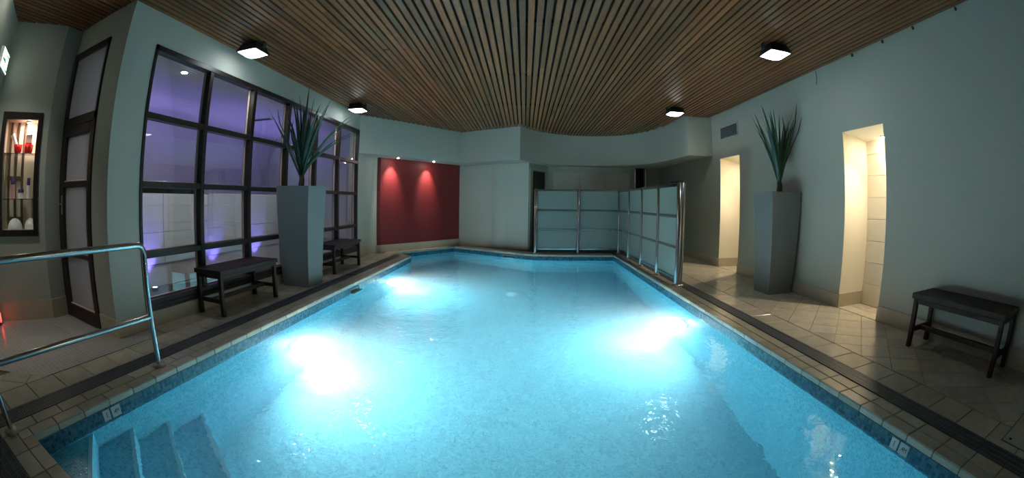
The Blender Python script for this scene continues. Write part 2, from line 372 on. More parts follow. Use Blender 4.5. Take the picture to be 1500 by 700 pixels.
for k, (yk, zk) in enumerate(((.981, -.178), (1.336, -.380), (1.698, -.581), (2.076, -.785))):
    p = Vector((-2.309, yk)); q = p + sd * ((yk - .521) / .62); m = MB()
    c0 = (-2.309, .521)
    m.face([(*c0, zk), (*q, zk), (*p, zk)], [c0, q[:], p[:]])
    L = (q - p).length
    m.face([(*p, zk), (*q, zk), (*q, zk - .21 if k < 3 else ZP), (*p, zk - .21 if k < 3 else ZP)], [(0, zk), (L, zk), (L, zk - .21 if k < 3 else ZP), (0, zk - .21 if k < 3 else ZP)])
    st = m.build('step', M_pool, basin, fix=False)
    nn = Vector((.62, .785)) * .03
    MB().prism([p[:], q[:], (q - nn)[:], (p - nn)[:]], zk, zk + .003).build('step_nosing', plain('pale step edge', (.30, .62, .72), .4) if k == 0 else bpy.data.materials['pale step edge'], st)
water = MB(); water.face([(p[0], p[1], ZW) for p in P])
water.build('pool_water', M_water, fix=False, label='clear turquoise rippled water filling the lit swimming pool', cat='water', kind='stuff')

# ------------------------------------------------------------------ floor: base, coping, deck tiles
fb = MB()
for poly in ([(1.977, -2.5), (4.1, -2.5), (4.1, 11), (1.977, 11)], [(-2.31, -2.5), (1.977, -2.5), G_, A_], [(-5, -2.5), (-2.31, -2.5), B_, C_, (-3.4, 9.2), (-5, 2.3)],
             [E_, F_, (1.977, 11), (.3, 11)], [D_, E_, (.3, 11), (-1.7, 11.1)], [C_, D_, (-1.7, 11.1), (-3.4, 9.2)]):
    fb.face([(p[0], p[1], -.007) for p in poly])
floor = struct(fb.build('floor', M_grout))
tile_cache = {}
def rect_tile(name, cx, cy, w, l, mat, th=.03, z=0, rz=0, gap=.004):
    key = (round(w, 4), round(l, 4), mat.name, th)
    if key not in tile_cache:
        tile_cache[key] = MB().bbox(-w / 2 + gap / 2, w / 2 - gap / 2, -l / 2 + gap / 2, l / 2 - gap / 2, -th, 0, .004).mesh(name); tile_cache[key].materials.append(mat)
    return link(name, tile_cache[key], floor, (cx, cy, z + random.uniform(-.0006, .0006)), rz)
def poly_tile(poly, name, mat, th=.012):
    q = shrink(poly, .0025)
    if len(q) >= 3 and area(q) > .002: MB().prism(q, -th, random.uniform(-.0006, .0006)).build(name, mat, floor)
CL = .235
def row(p0, p1, offs, w, name, mat, th, L=CL, start=0, end_gap=0):
    """tiles of length L laid along p0->p1, centred offs to the right-hand side (the deck side)"""
    d = Vector((p1[0] - p0[0], p1[1] - p0[1])); T = d.length; d.normalize(); n = Vector((d.y, -d.x)); s = start; rz = math.atan2(d.y, d.x) - math.pi / 2
    while s < T - .02:
        l = min(L, T - s); l = round(l, 3); c = Vector(p0) + d * (s + l / 2) + n * offs
        rect_tile(name, c.x, c.y, w, l, mat, th, 0, rz); s += l
# right edge (deck is on the right of G->F), two rows, then grate, then the border of larger tiles
row((1.977, .19), (1.977, 9.15), .052, .104, 'coping_tile', M_coping, .045)
row((1.977, .19), (1.977, 9.15), .160, .108, 'deck_tile', M_coping, .012)
row((2.36, .14), (2.36, 9.9), .135, .27, 'border_tile', M_stone, .012, .28)
# left edge
row((-2.31, 8.49), (-2.31, .52), .05, .10, 'coping_tile', M_coping, .045, start=0)
row((-2.41, 8.60), (-2.41, .40), .0625, .122, 'deck_tile', M_coping, .012)
row((-2.705, 8.70), (-2.705, -.2), .14, .28, 'border_tile', M_stone, .012, .283)
# near edge
row((-2.31, .52), (1.977, .52), .052, .104, 'coping_tile', M_coping, .045, start=.12)
row((-2.31, .42), (1.977, .42), .064, .122, 'deck_tile', M_coping, .012, start=.12)
for x0, x1, y0, y1, th in ((-2.31, -2.19, .416, .52, .045), (-2.41, -2.31, .416, .52, .012), (-2.535, -2.41, .292, .40, .012), (-2.41, -2.19, .295, .416, .012)): rect_tile('coping_tile', (x0 + x1) / 2, (y0 + y1) / 2, x1 - x0, y1 - y0, M_coping, th)
# far bay coping
row(C_, B_, .06, .12, 'coping_tile', M_coping, .045)
row(D_, C_, .07, .14, 'coping_tile', M_coping, .045)
row(D_, C_, .17, .06, 'deck_tile', M_stone, .012)
row(E_, D_, .06, .12, 'coping_tile', M_coping, .045)
row(E_, D_, .24, .24, 'deck_tile', M_stone, .012)
row(F_, E_, .06, .12, 'coping_tile', M_coping, .045)
row((1.977, 9.27), (.2, 9.32), .14, .28, 'deck_tile', M_stone, .012, .28)
# right deck: square tiles laid on the diagonal
s = .2775; h = s / math.sqrt(2)
for i in range(-8, 60):
    for j in range(0, 8):
        cx = 2.632 + j * h; cy = .702 - 8 * .3925 + (i + (j % 2) * .5) * .3925 + .19625
        poly = [(cx - h, cy), (cx, cy - h), (cx + h, cy), (cx, cy + h)]
        for (a, b, c) in ((-1, 0, -2.634), (1, 0, 3.59), (0, 1, 10.85), (0, -1, .1)): poly = clip(poly, a, b, c) if len(poly) > 2 else []
        if len(poly) > 2: poly_tile(poly, 'floor_tile', M_stone)
for (a, b) in DW:
    for k in range(2): poly_tile([(3.6 + k * .22, a), (3.82 + k * .22, a), (3.82 + k * .22, b), (3.6 + k * .22, b)], 'floor_tile', M_stone)
# left deck: tiles between the border and the window wall
y = 2.42
while y < 8.6:
    poly_tile([(-3.238, y), (-2.988, y), (-2.988, y + .283), (-3.238, y + .283)], 'floor_tile', M_stone); y += .283
# left bay floor near the red wall
for i in range(-6, 7):
    for j in range(-6, 7):
        cx, cy = -2.75 + (i - j) * h, 8.6 + (i + j) * h
        poly = [(cx - h, cy), (cx, cy - h), (cx + h, cy), (cx, cy + h)]
        for a, b, c in ((1, 0, -2.55), (-1, 0, 2.985), (0, -1, -8.70), (.83, .55, .83 * -2.80 + .55 * 8.90), (-.83, .555, .83 * 3.10 + .555 * 8.78)): poly = clip(poly, a, b, c) if len(poly) > 2 else []
        if len(poly) > 2: poly_tile(poly, 'floor_tile', M_stone)
# entry: mosaic field and diagonal tiles in front of it
MB().prism([(-3.0, .99), (-2.99, 2.41), (-3.24, 2.41), (-3.24, 2.0), (-4.40, 2.0), (-4.40, 1.76), (-4.75, 1.1), (-3.75, .53), (-3.52, .53)], -.012, -.001).build('mosaic_field', M_floormos, floor)
for p, q in (((-4.42, 1.69), (-3.60, 1.69)), ((-3.60, 1.69), (-3.62, 2.0))):
    d = (Vector(q) - Vector(p)).normalized() * .008; MB().prism([(p[0] - d.y, p[1] + d.x), (q[0] - d.y, q[1] + d.x), (q[0] + d.y, q[1] - d.x), (p[0] + d.y, p[1] - d.x)], -.006, .0012).build('mosaic_edge_strip', M_stone, floor)
for i in range(-4, 8):
    for j in range(-8, 4):
        cx, cy = -3.0 + (i - j) * h, .97 + (i + j) * h
        poly = [(cx - h, cy), (cx, cy - h), (cx + h, cy), (cx, cy + h)]
        for a, b, c in ((1, 0, -2.988), (-1, 0, 3.29), (-.66, .75, .66 * 3.0 + .75 * .99), (0, -1, 1.0)): poly = clip(poly, a, b, c) if len(poly) > 2 else []
        if len(poly) > 2: poly_tile(poly, 'floor_tile', M_stone)
# near deck behind the camera-side grate
for i in range(16): poly_tile([(-2.42 + i * .283, -.16), (-2.137 + i * .283, -.16), (-2.137 + i * .283, .12), (-2.42 + i * .283, .12)], 'border_tile', M_stone)

# ------------------------------------------------------------------ drain grates
def grate(x0, x1, y0, y1, label, along='y'):
    g = empty('drain_grate', ((x0 + x1) / 2, (y0 + y1) / 2, 0), label=label, cat='drain grate', group='overflow grates around the pool')
    w, l = (x1 - x0) / 2, (y1 - y0) / 2
    if along == 'x': w, l = l, w
    rz = 0 if along == 'y' else math.pi / 2
    MB().box(-w, w, -l, l, -.0065, -.0055).build('channel', M_void, g, rz=rz)
    MB().box(-w, -w + .006, -l, l, -.006, .001).box(w - .006, w, -l, l, -.006, .001).build('edge_frame', M_grate, g, rz=rz)
    m = MB(); yy = -l
    while yy < l: m.box(-w + .006, w - .006, yy, yy + .009, -.006, .0005); yy += .0165
    for f in (-.33, .33): m.box(w * f - .003, w * f + .003, -l, l, -.006, .0002)
    b = m.build('grate_bars', M_grate, g, rz=rz); b['kind'] = 'stuff'
grate(2.205, 2.355, .14, 9.0, 'long dark overflow grate between coping and paving on the doorway side')
grate(-2.70, -2.54, .30, 5.90, 'long dark overflow grate running past the handrail and tall planter')
grate(-2.70, -2.54, 6.02, 8.15, 'short dark overflow grate ending near the crimson wall')
grate(-2.45, 2.10, .135, .292, 'dark overflow grate along the step end of the pool', 'x')
h0 = empty('floor_hatch', (2.66, .34, .0), label='square floor access hatch with thin dark edges beside the grate', cat='hatch')
MB().box(-.22, .22, -.24, .24, -.01, .0015).build('cover', M_stone, h0)
m = MB()
for a in ((-.228, -.22, -.248, .248), (.22, .228, -.248, .248), (-.22, .22, -.248, -.24), (-.22, .22, .24, .248)): m.box(*a, -.01, .0022)
m.build('edge_frame', M_dark, h0)
MB().lathe([(.012, 0), (.012, .003)], (-.17, .19, .001), 12).build('lifting_hole', M_void, h0)

# ------------------------------------------------------------------ big window
win = empty('window_1', (-3.24, (WY0 + WY1) / 2, WZ0), kind='structure')
def wbox(name, y0, y1, z0, z1, mat=M_frame, x0=-.10, x1=.012, parent=win):
    return MB().bbox(x0, x1, y0 - (WY0 + WY1) / 2, y1 - (WY0 + WY1) / 2, z0 - WZ0, z1 - WZ0, .004).build(name, mat, parent)
wbox('jamb', WY0, WY0 + .04, WZ0, WZ1); wbox('jamb', WY1 - .04, WY1, WZ0, WZ1)
wbox('head', WY0, WY1, WZ1 - .055, WZ1); wbox('sill', WY0, WY1, WZ0, WZ0 + .10); wbox('sill_lip', WY0, WY1, WZ0 + .03, WZ0 + .055, x1=.03)
MUL = [WY0 + .03 + (WY1 - WY0 - .06) * k / 6 for k in range(7)]
RAIL = [WZ0 + .10, .64, 1.262, 1.865, WZ1 - .055]
for y in MUL[1:-1]: wbox('mullion', y - .032, y + .032, WZ0 + .1, WZ1 - .055)
for i in range(6):
    ya = MUL[i] + (.032 if i else .01); yb = MUL[i + 1] - (.032 if i < 5 else .01)
    for z in RAIL[1:-1]: wbox('rail', ya, yb, z - .028, z + .028, x1=.008)
    for j in range(4):
        za = RAIL[j] + (.028 if j else 0); zb = RAIL[j + 1] - (.028 if j < 3 else 0)
        wbox('pane', ya, yb, za, zb, M_pane, -.052, -.046)
        wbox('glazing_bead', yb - .012, yb, za, zb, M_bead, -.085, -.053)
        if j < 2: wbox('glazing_bead', ya, yb - .012, za, za + .012, M_bead, -.085, -.053)

# ------------------------------------------------------------------ reception room behind the glass
M_rwall = plain('reception plaster', (.62, .60, .60), .6)
struct(MB().box(-6.8, -3.44, 2.2, 9.6, -.05, -.01).build('floor_reception', plain('reception floor', (.35, .34, .33), .3)))
struct(MB().box(-6.8, -3.42, 2.18, 9.6, 2.62, 2.72).build('ceiling_reception', M_rwall))
wall('wall_reception_back', (-6.6, 9.6), (-6.6, 2.0), M_rwall, .2, 0, 2.75)
wall('wall_reception_end', (-3.4, 9.5), (-6.8, 9.5), M_rwall, .2, 0, 2.75)
wall('wall_reception_side', (-6.8, 2.2), (-4.40, 2.2), M_rwall, .2, 0, 2.75)
M_deskw = plain('white desk laminate', (.66, .67, .66), .35)
desk = empty('reception_desk', (-4.65, 6.0, 0), label='long white reception counter with dark top behind the window panes', cat='desk')
for k in range(6):
    MB().bbox(-.02, .02, -3.1 + k * 1.0 + .004, -2.1 + k * 1.0 - .004, .30, .70, .004).build('front_panel', M_deskw, desk)
    MB().bbox(-.02, .02, -3.1 + k * 1.0 + .004, -2.1 + k * 1.0 - .004, .705, 1.20, .004).build('front_panel', M_deskw, desk)
MB().box(-.5, -.02, -3.1, 2.9, .02, 1.19).build('carcass', M_deskw, desk)
MB().bbox(-.06, .0, -3.1, 2.9, 0, .29, .004).build('plinth', M_deskw, desk)
MB().bbox(-.55, .05, -2.65, -1.1, 1.265, 1.305, .006).build('counter_top', M_frame, desk)
MB().box(-.45, -.05, -2.6, -1.2, 1.19, 1.265).build('counter_riser', M_frame, desk)
MB().bbox(-.52, .02, -1.08, 2.9, 1.19, 1.215, .005).build('counter_top', M_deskw, desk)
d = MB().lathe([(.05, 0), (.10, .03), (.10, .04), (.085, .035), (.04, .012)], (-4.75, 3.52, 1.306), 16).build('bowl', M_frame); tag(d, 'small dark shallow bowl on the reception counter', 'bowl')
tis = MB()
for k in range(9):
    a = k * 2.4; r = .03 + .05 * random.random(); c = (-4.72 + r * math.cos(a), 3.95 + r * math.sin(a) * 1.6)
    tis.add([(c[0] - .05, c[1] - .04, 1.306), (c[0] + .04, c[1] - .05, 1.308), (c[0] + .05, c[1] + .05, 1.306), (c[0] - .03, c[1] + .04, 1.31), (c[0], c[1], 1.36 + .02 * random.random())], [(0, 1, 4), (1, 2, 4), (2, 3, 4), (3, 0, 4), (0, 3, 2, 1)])
tag(tis.build('paper_pile', M_white), 'crumpled white papers lying on the reception counter', 'papers')
M_purple = glow('violet led', (.24, .16, 1), 16)
for k, y in enumerate((3.55, 5.0, 6.2, 7.9)):
    u = empty('floor_uplight', (-4.50, y, -.01), label='small violet uplight on the floor washing the white counter front', cat='lamp', group='violet uplights under the counter')
    MB().lathe([(.05, 0), (.05, .04), (.042, .05)], (0, 0, 0), 16).build('housing', M_dark, u)
    MB().lathe([(.038, .0505), (.038, .052)], (0, 0, 0), 16).build('lens', M_purple, u)
    l = bpy.data.lights.new('uplight', 'SPOT'); l.energy = 34; l.color = (.2, .16, 1); l.spot_size = 1.2; l.spot_blend = .7; l.shadow_soft_size = .03
    lo = bpy.data.objects.new('uplight_beam', l); COL.objects.link(lo); lo.parent = u; lo.location = (.05, 0, .06); lo.rotation_euler = (0, math.radians(180 - 20), 0)
for k, y in enumerate((4.1, 5.6, 7.1, 8.4)):
    c = empty('counter_uplight', (-5.24, y, 1.06), label='violet uplight bar behind the counter throwing colour on the reception ceiling', cat='lamp', group='violet uplights on the counter')
    MB().bbox(-.04, .085, -.12, .12, 0, .03, .004).build('housing', M_dark, c)
    MB().box(-.03, .03, -.11, .11, .03, .033).build('led_strip', glow('violet bar led', (.25, .17, 1), 20), c)
    l = bpy.data.lights.new('uplight', 'SPOT'); l.energy = 60; l.color = (.33, .27, 1); l.spot_size = 2.5; l.spot_blend = 1; l.shadow_soft_size = .1
    lo = bpy.data.objects.new('uplight_beam', l); COL.objects.link(lo); lo.parent = c; lo.location = (0, 0, .06); lo.rotation_euler = (0, math.pi, 0)
for k, (x, y) in enumerate(((-3.95, 3.50), (-3.56, 3.9), (-3.56, 5.2), (-3.56, 6.5))):  # after the first, downlights added out of sight to light the counter front
    dl = empty('ceiling_downlight', (x, y, 2.618), label='round white downlight in the reception ceiling close to the window head' if k else 'bright round downlight in the reception ceiling nearest the glazed door', cat='lamp', group='reception ceiling downlights')
    MB().lathe([(.062, 0), (.062, -.006), (.045, -.010)], (0, 0, 0), 20).build('trim_ring', M_white, dl)
    MB().lathe([(.042, -.0105), (.042, -.012)], (0, 0, 0), 20).build('lens', glow('reception lens %d' % k, (1, .95, .9), 300 if not k else 480), dl)
rv = empty('ceiling_vent', (-4.85, 6.6, 2.618), label='dark slotted air vent in the reception ceiling', cat='vent')
MB().box(-.25, .25, -.08, .08, -.012, 0).build('frame', M_rwall, rv)
for k in range(5): MB().box(-.23, .23, -.065 + k * .028, -.05 + k * .028, -.016, -.01).build('slat', M_dark, rv)

# ------------------------------------------------------------------ glazed door in the pillar wall
door = empty('door_1', (-3.985, 2.0, 0), kind='structure')
def dbox(name, x0, x1, z0, z1, mat=M_frame, y0=-.02, y1=.06, parent=door): return MB().bbox(x0 + 3.985, x1 + 3.985, y0, y1, z0, z1, .004).build(name, mat, parent)
DX0, DX1 = -4.40, -3.57
dbox('jamb', DX0, DX0 + .05, 0, 2.55); dbox('jamb', DX1 - .035, DX1, 0, 2.55); dbox('head', DX0, DX1, 2.49, 2.55); dbox('transom', DX0, DX1, 1.80, 1.885)
dbox('transom_pane', DX0 + .05, DX1 - .035, 1.885, 2.49, M_doorglass, .02, .026)
dbox('stile', DX0 + .052, DX0 + .125, .01, 1.795); dbox('stile', DX1 - .085, DX1 - .037, .01, 1.795)
for a, b in ((.01, .13), (.60, .64), (1.235, 1.285), (1.71, 1.795)): dbox('rail', DX0 + .125, DX1 - .085, a, b)
for a, b in ((.13, .60), (.64, 1.235), (1.285, 1.71)):
    dbox('pane', DX0 + .125, DX1 - .085, a, b, M_doorglass, .02, .026); dbox('glazing_bead', DX0 + .125, DX1 - .085, a, a + .012, M_bead, -.005, .019)
hd = MB().bbox(-.33, -.295, -.03, -.02, .98, 1.16, .003).build('handle_plate', M_steel, door)
MB().tube([(-.312, -.03, 1.08), (-.312, -.06, 1.08), (-.30, -.068, 1.08), (-.21, -.068, 1.08)], .008, 8).build('lever', M_steel, hd)

# ------------------------------------------------------------------ display cabinet sunk into the entry wall
cab = empty('display_cabinet', (OB0.x, OB0.y, .785), math.atan2(OB1.y - OB0.y, OB1.x - OB0.x), label='dark framed lit display niche with glass shelves beside the glazed door', cat='cabinet')
# local x runs along the wall away from the door, local -y goes into the wall, z from the sill
def cbox(name, a, b, y0, y1, z0, z1, mat, parent=cab): return MB().bbox(a, b, y0, y1, z0, z1, .003).build(name, mat, parent)
cbox('frame_stile', .09, .15, -.02, .03, 0, 1.14, M_frame); cbox('frame_stile', .59, .65, -.02, .03, 0, 1.14, M_frame)
cbox('frame_rail', .15, .59, -.02, .03, 1.07, 1.14, M_frame); cbox('frame_rail', .15, .59, -.02, .03, 0, .06, M_frame)
M_cabin = plain('cabinet lining', (.52, .42, .32), .5)
cbox('back_panel', .10, .64, -.285, -.27, .0, 1.13, M_cabin); cbox('side_panel', .102, .115, -.27, -.02, .0, 1.13, M_cabin); cbox('side_panel', .625, .638, -.27, -.02, .0, 1.13, M_cabin)
cbox('base_panel', .115, .625, -.27, -.02, .005, .05, M_white); cbox('top_panel', .115, .625, -.27, -.02, 1.08, 1.125, M_cabin)
for a in (.34, .44, .54): cbox('mirrored_bar', a, a + .035, -.27, -.255, .05, 1.08, plain('brown mirrored bar %d' % int(a * 100), (.10, .045, .025), .5))  # reflection of the window mullions modelled as bars on the back panel
for z in (.13, .52): cbox('mirrored_bar', .34, .58, -.268, -.256, z, z + .04, bpy.data.materials['brown mirrored bar 34'])
for z in (.335, .757): cbox('glass_shelf', .116, .624, -.25, -.03, z, z + .008, M_shelfglass)
MB().lathe([(.03, 1.079), (.03, 1.07), (.02, 1.066)], (.30, -.15, 0), 14).build('lamp_ring', M_white, cab)
MB().lathe([(.019, 1.0655), (.019, 1.064)], (.30, -.15, 0), 14).build('lamp_lens', glow('cabinet lens', (1, .90, .78), 1100), cab)
def cabthing(x, y, z): v = cab.matrix_basis @ Vector((x, y, z)); return v
bpy.context.view_layer.update()
def place(o, x, y, z, rz=0): o.location = cabthing(x, y, z); o.rotation_euler = (0, 0, cab.rotation_euler[2] + rz); return o
M_redp = plain('red plastic', (.65, .01, .012), .25); M_violet = plain('dark violet cap', (.05, .03, .12), .35); M_pink = plain('pink bottle', (.55, .28, .28), .4)
for k, (x, y, r) in enumerate(((.27, -.13, .062), (.42, -.13, .055))):
    b = place(empty('bowl', label='red bowl holding a white box on the upper glass shelf' if not k else 'red bowl holding a tilted white tube on the upper glass shelf', cat='bowl'), x, y, .766)
    MB().lathe([(r * .6, 0), (r * .9, .02), (r * 1.1, .085), (r * 1.02, .085), (r * .8, .02), (r * .3, .012)], n=22).build('shell', M_redp, b)
t1 = place(empty('carton', label='upright white carton standing in a red bowl', cat='box'), .27, -.13, .785)
MB().bbox(-.04, .04, -.02, .02, 0, .17, .004).build('body', M_white, t1); MB().bbox(-.0405, .0405, -.0205, .0205, .07, .085, .001).build('label_band', M_redp, t1)
t2 = place(empty('tube', label='tilted white tube leaning in a red bowl', cat='tube'), .42, -.13, .80); t2.rotation_euler = (0, math.radians(32), cab.rotation_euler[2])
MB().tube([(0, 0, 0), (0, 0, .03)], .018, 12).build('cap', M_redp, t2); MB().tube([(0, 0, .03), (0, 0, .06), (0, 0, .17)], [.02, .024, .026], 12).build('body', M_white, t2)
for k, (x, hh, r, c, lab) in enumerate(((.46, .20, .032, M_pink, 'tall pink bottle with violet cap on the lower glass shelf'), (.24, .19, .024, M_white, 'slim white bottle with violet cap on the lower glass shelf'))):
    b = place(empty('bottle', label=lab, cat='bottle'), x, -.13, .344); MB().lathe([(r, 0), (r, hh * .62), (r * .95, hh * .66)], n=18).build('body', c, b); MB().lathe([(r * .97, hh * .66), (r * .97, hh), (r * .8, hh * 1.02)], n=18).build('cap', M_violet, b)
b = place(empty('jar', label='low white jar with violet lid between the bottles', cat='jar'), .345, -.13, .344); MB().lathe([(.04, 0), (.04, .055)], n=18).build('body', M_white, b); MB().lathe([(.041, .055), (.041, .085), (.036, .088)], n=18).build('lid', M_violet, b)
for x, r, lab in ((.43, .105, 'large white rounded dome on the cabinet floor'), (.215, .09, 'white rounded dome half hidden beside the larger dome')):
    o = MB().lathe([(r * .98, 0), (r, .02), (r * .9, .055), (r * .68, .085), (r * .35, .105), (.005, .11)], n=24).build('white_dome', M_white, label=lab, cat='dome'); place(o, x, -.12 if x > .3 else -.17, .051)

# ------------------------------------------------------------------ exit sign
ed = Vector((.866, -.4995)); ep = Vector((-4.74, 1.10)) + ed * .10
ex = empty('exit_sign', (ep.x, ep.y, 2.24), math.atan2(ed.y, ed.x), label='lit green and white running sign box on the entry wall', cat='exit sign')
MB().bbox(0, .34, .001, .05, 0, .19, .006).build('housing', M_white, ex)
MB().box(.008, .332, .0505, .053, .008, .182).build('face', glow('exit white', (.9, 1, .95), 2.5), ex)
g = glow('exit green', (.01, .35, .10), 1.2)
m = MB()
for a in ((.014, .03, .0531, .055, .02, .165), (.03, .13, .0531, .055, .02, .035), (.03, .13, .0531, .055, .15, .165), (.20, .30, .0531, .055, .08, .105)): m.box(*a)
m.add([(.14, .0545, .093), (.20, .0545, .05), (.20, .0545, .135)], [(0, 1, 2)]); m.build('pictogram', g, ex)

# ------------------------------------------------------------------ glass screen round the far corner of the pool
scr = empty('glass_screen', (2.15, 9.45, 0), label='corner screen of frosted glass panels in polished steel posts', cat='glass screen')
def post(x, y, r=.036, top=1.43):
    p = MB().tube([(x - 2.15, y - 9.45, .008), (x - 2.15, y - 9.45, top - .01), (x - 2.15, y - 9.45, top)], [r, r, r * .8], 16).build('post', M_steel, scr)
    MB().lathe([(r * 1.7, .001), (r * 1.7, .01), (r, .014)], (x - 2.15, y - 9.45, 0), 18).build('base_plate', M_steel, p)
PX = [(.26, 9.43), (1.21, 9.44), (2.15, 9.45)]; PY = [9.45, 8.49, 7.53, 6.54, 5.60]
for p in PX: post(*p, r=.040)
for y in PY[1:-1]: post(2.15, y)
post(2.15, 5.60, .042, 1.44); post(2.205, 5.61, .030, 1.44)
RZ = (.095, .53, .962, 1.40)
for i in range(2):
    x0, x1 = PX[i][0] + .04 - 2.15, PX[i + 1][0] - .04 - 2.15
    for k, z in enumerate(RZ): MB().bbox(x0, x1, -.018, .018, z - .02, z + .02, .006).build('rail', M_steel, scr)
    for a, b in zip(RZ, RZ[1:]): MB().box(x0 + .004, x1 - .004, -.004, .004, a + .021, b - .021).build('pane', M_frost, scr)
for i in range(4):
    y0, y1 = PY[i + 1] + .038 - 9.45, PY[i] - .038 - 9.45
    for z in RZ: MB().bbox(-.018, .018, y0, y1, z - .02, z + .02, .006).build('rail', M_steel, scr)
    for a, b in zip(RZ, RZ[1:]): MB().box(-.004, .004, y0 + .004, y1 - .004, a + .021, b - .021).build('pane', M_frost, scr)

# ------------------------------------------------------------------ far recess: cupboards, dark window, dark door, hooks
cup = empty('wall_cupboard', (1.42, 10.895, 0), label='flush pale cupboard with tall doors behind the glass screen', cat='cupboard')
for x0, x1 in ((.745, 1.41), (1.415, 2.08), (2.085, 2.75)):
    dr = MB().bbox(x0 - 1.42 + .004, x1 - 1.42 - .004, -.022, .004, .08, 1.905, .004).build('door', M_cup, cup)
    MB().box(x0 - 1.42 + .02, x0 - 1.42 + .028, -.034, -.022, 1.42, 1.60).build('handle', M_steel, dr)
w2 = empty('window_2', (3.04, 10.9, 1.2), kind='structure')
MB().box(-.12, .12, .06, .07, 0, .86).build('pane', plain('black glass', (.004, .006, .006), .08), w2)
MB().tube([(-.145, -.02, -.1), (-.145, -.02, .86)], .018, 10).build('chrome_bar', M_steel, w2); MB().tube([(.16, -.02, -.1), (.16, -.02, .86)], .03, 10).build('chrome_bar', M_steel, w2)
fd = (Vector((.11, 10.03)) - Vector((.60, 10.9))).normalized()
d2 = empty('door_2', (.60 + fd.x * .51, 10.9 + fd.y * .51, 0), math.atan2(fd.y, fd.x), kind='structure')
M_teald = plain('dark teal door', (.012, .03, .032), .4)
for a, b in ((-.475, -.445), (.445, .475)): MB().bbox(a, b, -.05, .02, 0, 1.935, .004).build('jamb', M_wall, d2)
MB().bbox(-.445, .445, -.05, .02, 1.89, 1.935, .004).build('head', M_wall, d2)
lf = MB().bbox(-.443, .443, -.10, -.06, .01, 1.885, .004).build('leaf', M_teald, d2)
MB().bbox(-.26, .26, -.06, -.045, 1.72, 1.75, .003).build('closer_arm', M_dark, lf)
for k in range(4):
    hk = empty('coat_hook', (3.6, 9.86 - k * .225, 1.66), label='small dark coat hook in the row on the wall beyond the screen', cat='hook', group='coat hooks on the far wall')
    MB().lathe([(.02, 0), (.02, -.008)], (-.001, 0, 0), 12, 'x').build('plate', M_dark, hk); MB().tube([(-.008, 0, 0), (-.05, 0, -.01), (-.06, 0, .02)], .008, 8).build('peg', M_dark, hk)

# ------------------------------------------------------------------ benches
def make_bench():
    L, Wd, H = 1.10, .40, .455; r = empty('bench')
    MB().bbox(-Wd / 2, Wd / 2, -L / 2, L / 2, H - .045, H, .004).build('seat', M_benchwood, r)
    m = .035; lx, ly = Wd / 2 - .02 - m / 2, L / 2 - .02 - m / 2
    for sx in (-1, 1):
        for sy in (-1, 1): MB().bbox(sx * lx - .022, sx * lx + .022, sy * ly - .022, sy * ly + .022, 0, H - .045, .003).build('leg', M_benchwood, r)
    for sx in (-1, 1): MB().bbox(sx * lx - .012, sx * lx + .012, -ly + .022, ly - .022, H - .085, H - .045, .002).build('apron', M_benchwood, r)
    for sy in (-1, 1):
        MB().bbox(-lx + .022, lx - .022, sy * ly - .012, sy * ly + .012, H - .085, H - .045, .002).build('apron', M_benchwood, r)
        MB().bbox(-lx + .022, lx - .022, sy * ly - .014, sy * ly + .014, .125, .165, .002).build('end_stretcher', M_benchwood, r)
    MB().bbox(-.018, .018, -ly + .014, ly - .014, .125, .165, .002).build('centre_stretcher', M_benchwood, r)
    return r
b1 = make_bench(); b2 = copy_tree(b1); b3 = copy_tree(b1)
for b, loc, rz, lab in ((b1, (3.395, 1.66, 0), 0, 'dark timber bench against the plain wall beside the lit tiled doorway'), (b2, (-3.025, 3.69, 0), 0, 'dark timber bench under the window between handrail and tall planter'), (b3, (-3.025, 6.43, 0), 0, 'dark timber bench half hidden between tall planter and crimson wall')):
    b.location = loc; b.rotation_euler = (0, 0, rz); tag(b, lab, 'bench', 'dark timber benches')

# ------------------------------------------------------------------ planters and spiky plants
def planter(loc, rz, hb, ht, lab):
    r = empty('tall_planter', loc, rz, label=lab, cat='planter', group='tall grey planters'); H = 1.312; t = .02
    def sq(h, z): return [(-h, -h, z), (h, -h, z), (h, h, z), (-h, h, z)]
    v = sq(hb, 0) + sq(ht, H) + sq(ht - t, H) + sq(ht - t - .002, H - .012)
    f = [(3, 2, 1, 0)]
    for a in (0, 4, 8): f += [(a + i, a + (i + 1) % 4, a + 4 + (i + 1) % 4, a + 4 + i) for i in range(4)]
    MB().add(v, f).build('shell', M_planter, r, fix=False)
    MB().prism([(p[0], p[1]) for p in sq(ht - t - .003, 0)], H - .03, H - .006).build('soil', M_soil, r)
def leaf(path, w, mat, parent):
    m = MB(); n = len(path); P = [Vector(p) for p in path]; vs = []
    for i, p in enumerate(P):
        t = (P[min(i + 1, n - 1)] - P[max(i - 1, 0)]).normalized(); side = t.cross(Vector((0, 0, 1)))
        side = side.normalized() if side.length > 1e-3 else Vector((1, 0, 0)); nn = side.cross(t); u = i / (n - 1)
        ww = w * min(1, .55 + 1.6 * u) * (1 - u ** 2.2) + .001
        vs += [p - side * ww + nn * ww * .35, p, p + side * ww + nn * ww * .35]
    fs = [q for i in range(n - 1) for q in ((3 * i, 3 * i + 1, 3 * i + 4, 3 * i + 3), (3 * i + 1, 3 * i + 2, 3 * i + 5, 3 * i + 4))]
    m.add(vs, fs, True).build('leaf', mat, parent, fix=False)
